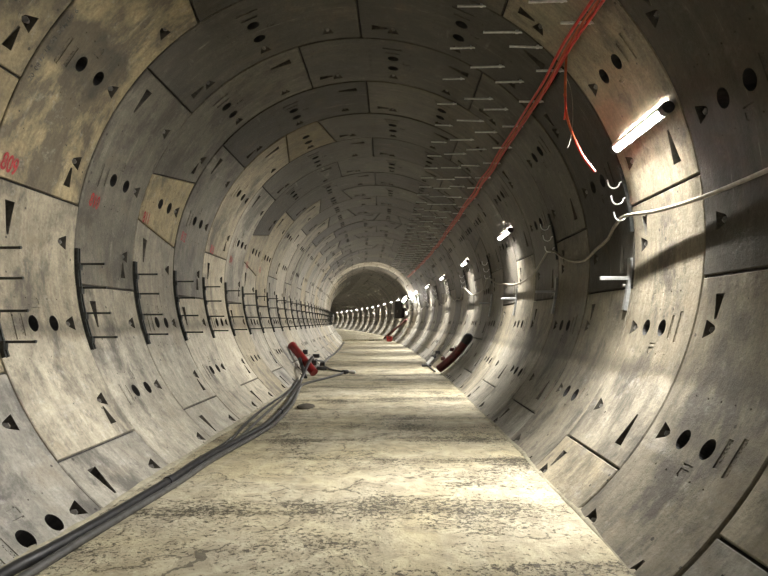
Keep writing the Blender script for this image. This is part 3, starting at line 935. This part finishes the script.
# ------------------------------------------------------------------ equipment on the right wall before the bend
def local_box(root, name, s, th, r, size, mat, b0, tilt=None):
    p = W(s, th, r); h = axis(s)[3]
    m = Matrix.Rotation(h, 3, 'Z') @ Matrix.Rotation(rad(-(90 - (180 - th)) if False else 0), 3, 'Y')
    return MB().box(p - b0, size, m).build(name, mat, root)
b0 = W(40, 92, R); root = empty('electrical_cabinet', b0)
tag(root, 'large black electrical cabinet on the right wall just before the bend', 'cabinet')
local_box(root, 'body', 40.0, 88, R - .42, (.55, 1.5, 1.25), M['blk'], b0)
local_box(root, 'door', 39.2, 88, R - .45, (.40, .05, 1.05), simple('dark_grey_metal', (.05, .052, .055), .5), b0)
local_box(root, 'handle', 39.16, 91, R - .55, (.03, .05, .18), M['galv'], b0)
local_box(root, 'wall_frame', 40.0, 79, R - .12, (.20, 1.3, .12), M['dsteel'], b0)
local_box(root, 'wall_frame', 40.0, 99, R - .12, (.20, 1.3, .10), M['dsteel'], b0)
b0 = W(37.6, 84, R); root = empty('junction_box', b0)
tag(root, 'pale junction box on the right wall in front of the black cabinet', 'junction box')
local_box(root, 'body', 37.6, 82, R - .17, (.22, .4, .38), M['white'], b0)
local_box(root, 'lid', 37.37, 82, R - .17, (.18, .04, .32), M['white'], b0)
local_box(root, 'cable_gland', 37.6, 87, R - .17, (.06, .06, .08), M['blk'], b0)
b0 = W(37.2, 96, R); root = empty('junction_box', b0)
tag(root, 'pale junction box on the right wall below the cable near the cabinet', 'junction box')
local_box(root, 'body', 37.2, 95, R - .12, (.18, .34, .26), M['white'], b0)
local_box(root, 'lid', 37.02, 95, R - .12, (.14, .03, .20), M['white'], b0)
# floodlight
b0 = W(35.4, 74, R); root = empty('floodlight', b0)
tag(root, 'bright floodlight on the right wall in front of the black cabinet', 'floodlight')
pc = W(35.4, 75, R - .32); dirv = (W(33.4, -20, R) - pc).normalized()
up = Vector((0, 1, 0)); sx = dirv.cross(up).normalized(); up = sx.cross(dirv)
mt = Matrix((sx, dirv, up)).transposed()
MB().box(pc - b0, (.40, .10, .30), mt).build('housing', M['blk'], root)
MB().box(pc + dirv * .056 - b0, (.34, .02, .24), mt).build('lens', M['flood'], root)
MB().tube([pc - dirv * .05 - b0, W(35.4, 74, R - .01) - b0], .025, 8).build('bracket', M['dsteel'], root)
# leaning boards and a red box on the road
b0 = fl(37.6, 1.55, .0)
q0 = fl(38.9, 1.2, .16); q1 = W(36.2, 104, R - .12)
mb = MB(); dd = (q1 - q0).normalized(); mb.tube([q0 - b0, q1 - b0], .085, 4)
o = mb.build('leaning_plank', M['wood']); o.location = b0
tag(o, 'dark red plank leaning up the right wall below the black cabinet', 'plank')
b0 = fl(36.8, 1.38, 0); root = empty('red_case', b0)
tag(root, 'small bright red case on the road edge below the black cabinet', 'case')
MB().box((0, 0, .16), (.36, .6, .30)).build('body', simple('bright_red_paint', (.30, .015, .015), .4), root)
MB().box((0, 0, .34), (.38, .62, .05)).build('lid', M['redp'], root)
MB().box((0, -.315, .22), (.14, .03, .05)).build('handle', M['blk'], root)

# ------------------------------------------------------------------ camera, world, view
cam = bpy.data.cameras.new('camera'); co = bpy.data.objects.new('camera', cam); COL.objects.link(co)
cam.sensor_fit = 'HORIZONTAL'; cam.sensor_width = 36; cam.lens = 551.115 / 768 * 36
cam.clip_start = .05; cam.clip_end = 400
yw, pt, rl = .02861, .06189, -.00456
fw = Vector((-sin(yw) * cos(pt), cos(yw) * cos(pt), sin(pt))); rt_ = Vector((cos(yw), sin(yw), 0)); up = rt_.cross(fw)
r2 = rt_ * cos(rl) + up * sin(rl); u2 = -rt_ * sin(rl) + up * cos(rl)
mat = Matrix((r2, u2, -fw)).transposed().to_4x4(); mat.translation = (.4597, 0, -.73078)
co.matrix_world = mat
SC.camera = co
w = bpy.data.worlds.new('world'); SC.world = w; w.use_nodes = True
w.node_tree.nodes['Background'].inputs[0].default_value = (.9, .95, 1, 1)
w.node_tree.nodes['Background'].inputs[1].default_value = .02
vs = SC.view_settings
vs.view_transform = 'Standard'; vs.look = 'None'; vs.gamma = 1; vs.use_curve_mapping = False
vs.exposure = 3.45
SC.cycles.max_bounces = 8; SC.cycles.diffuse_bounces = 3
SC.cycles.sample_clamp_indirect = 8
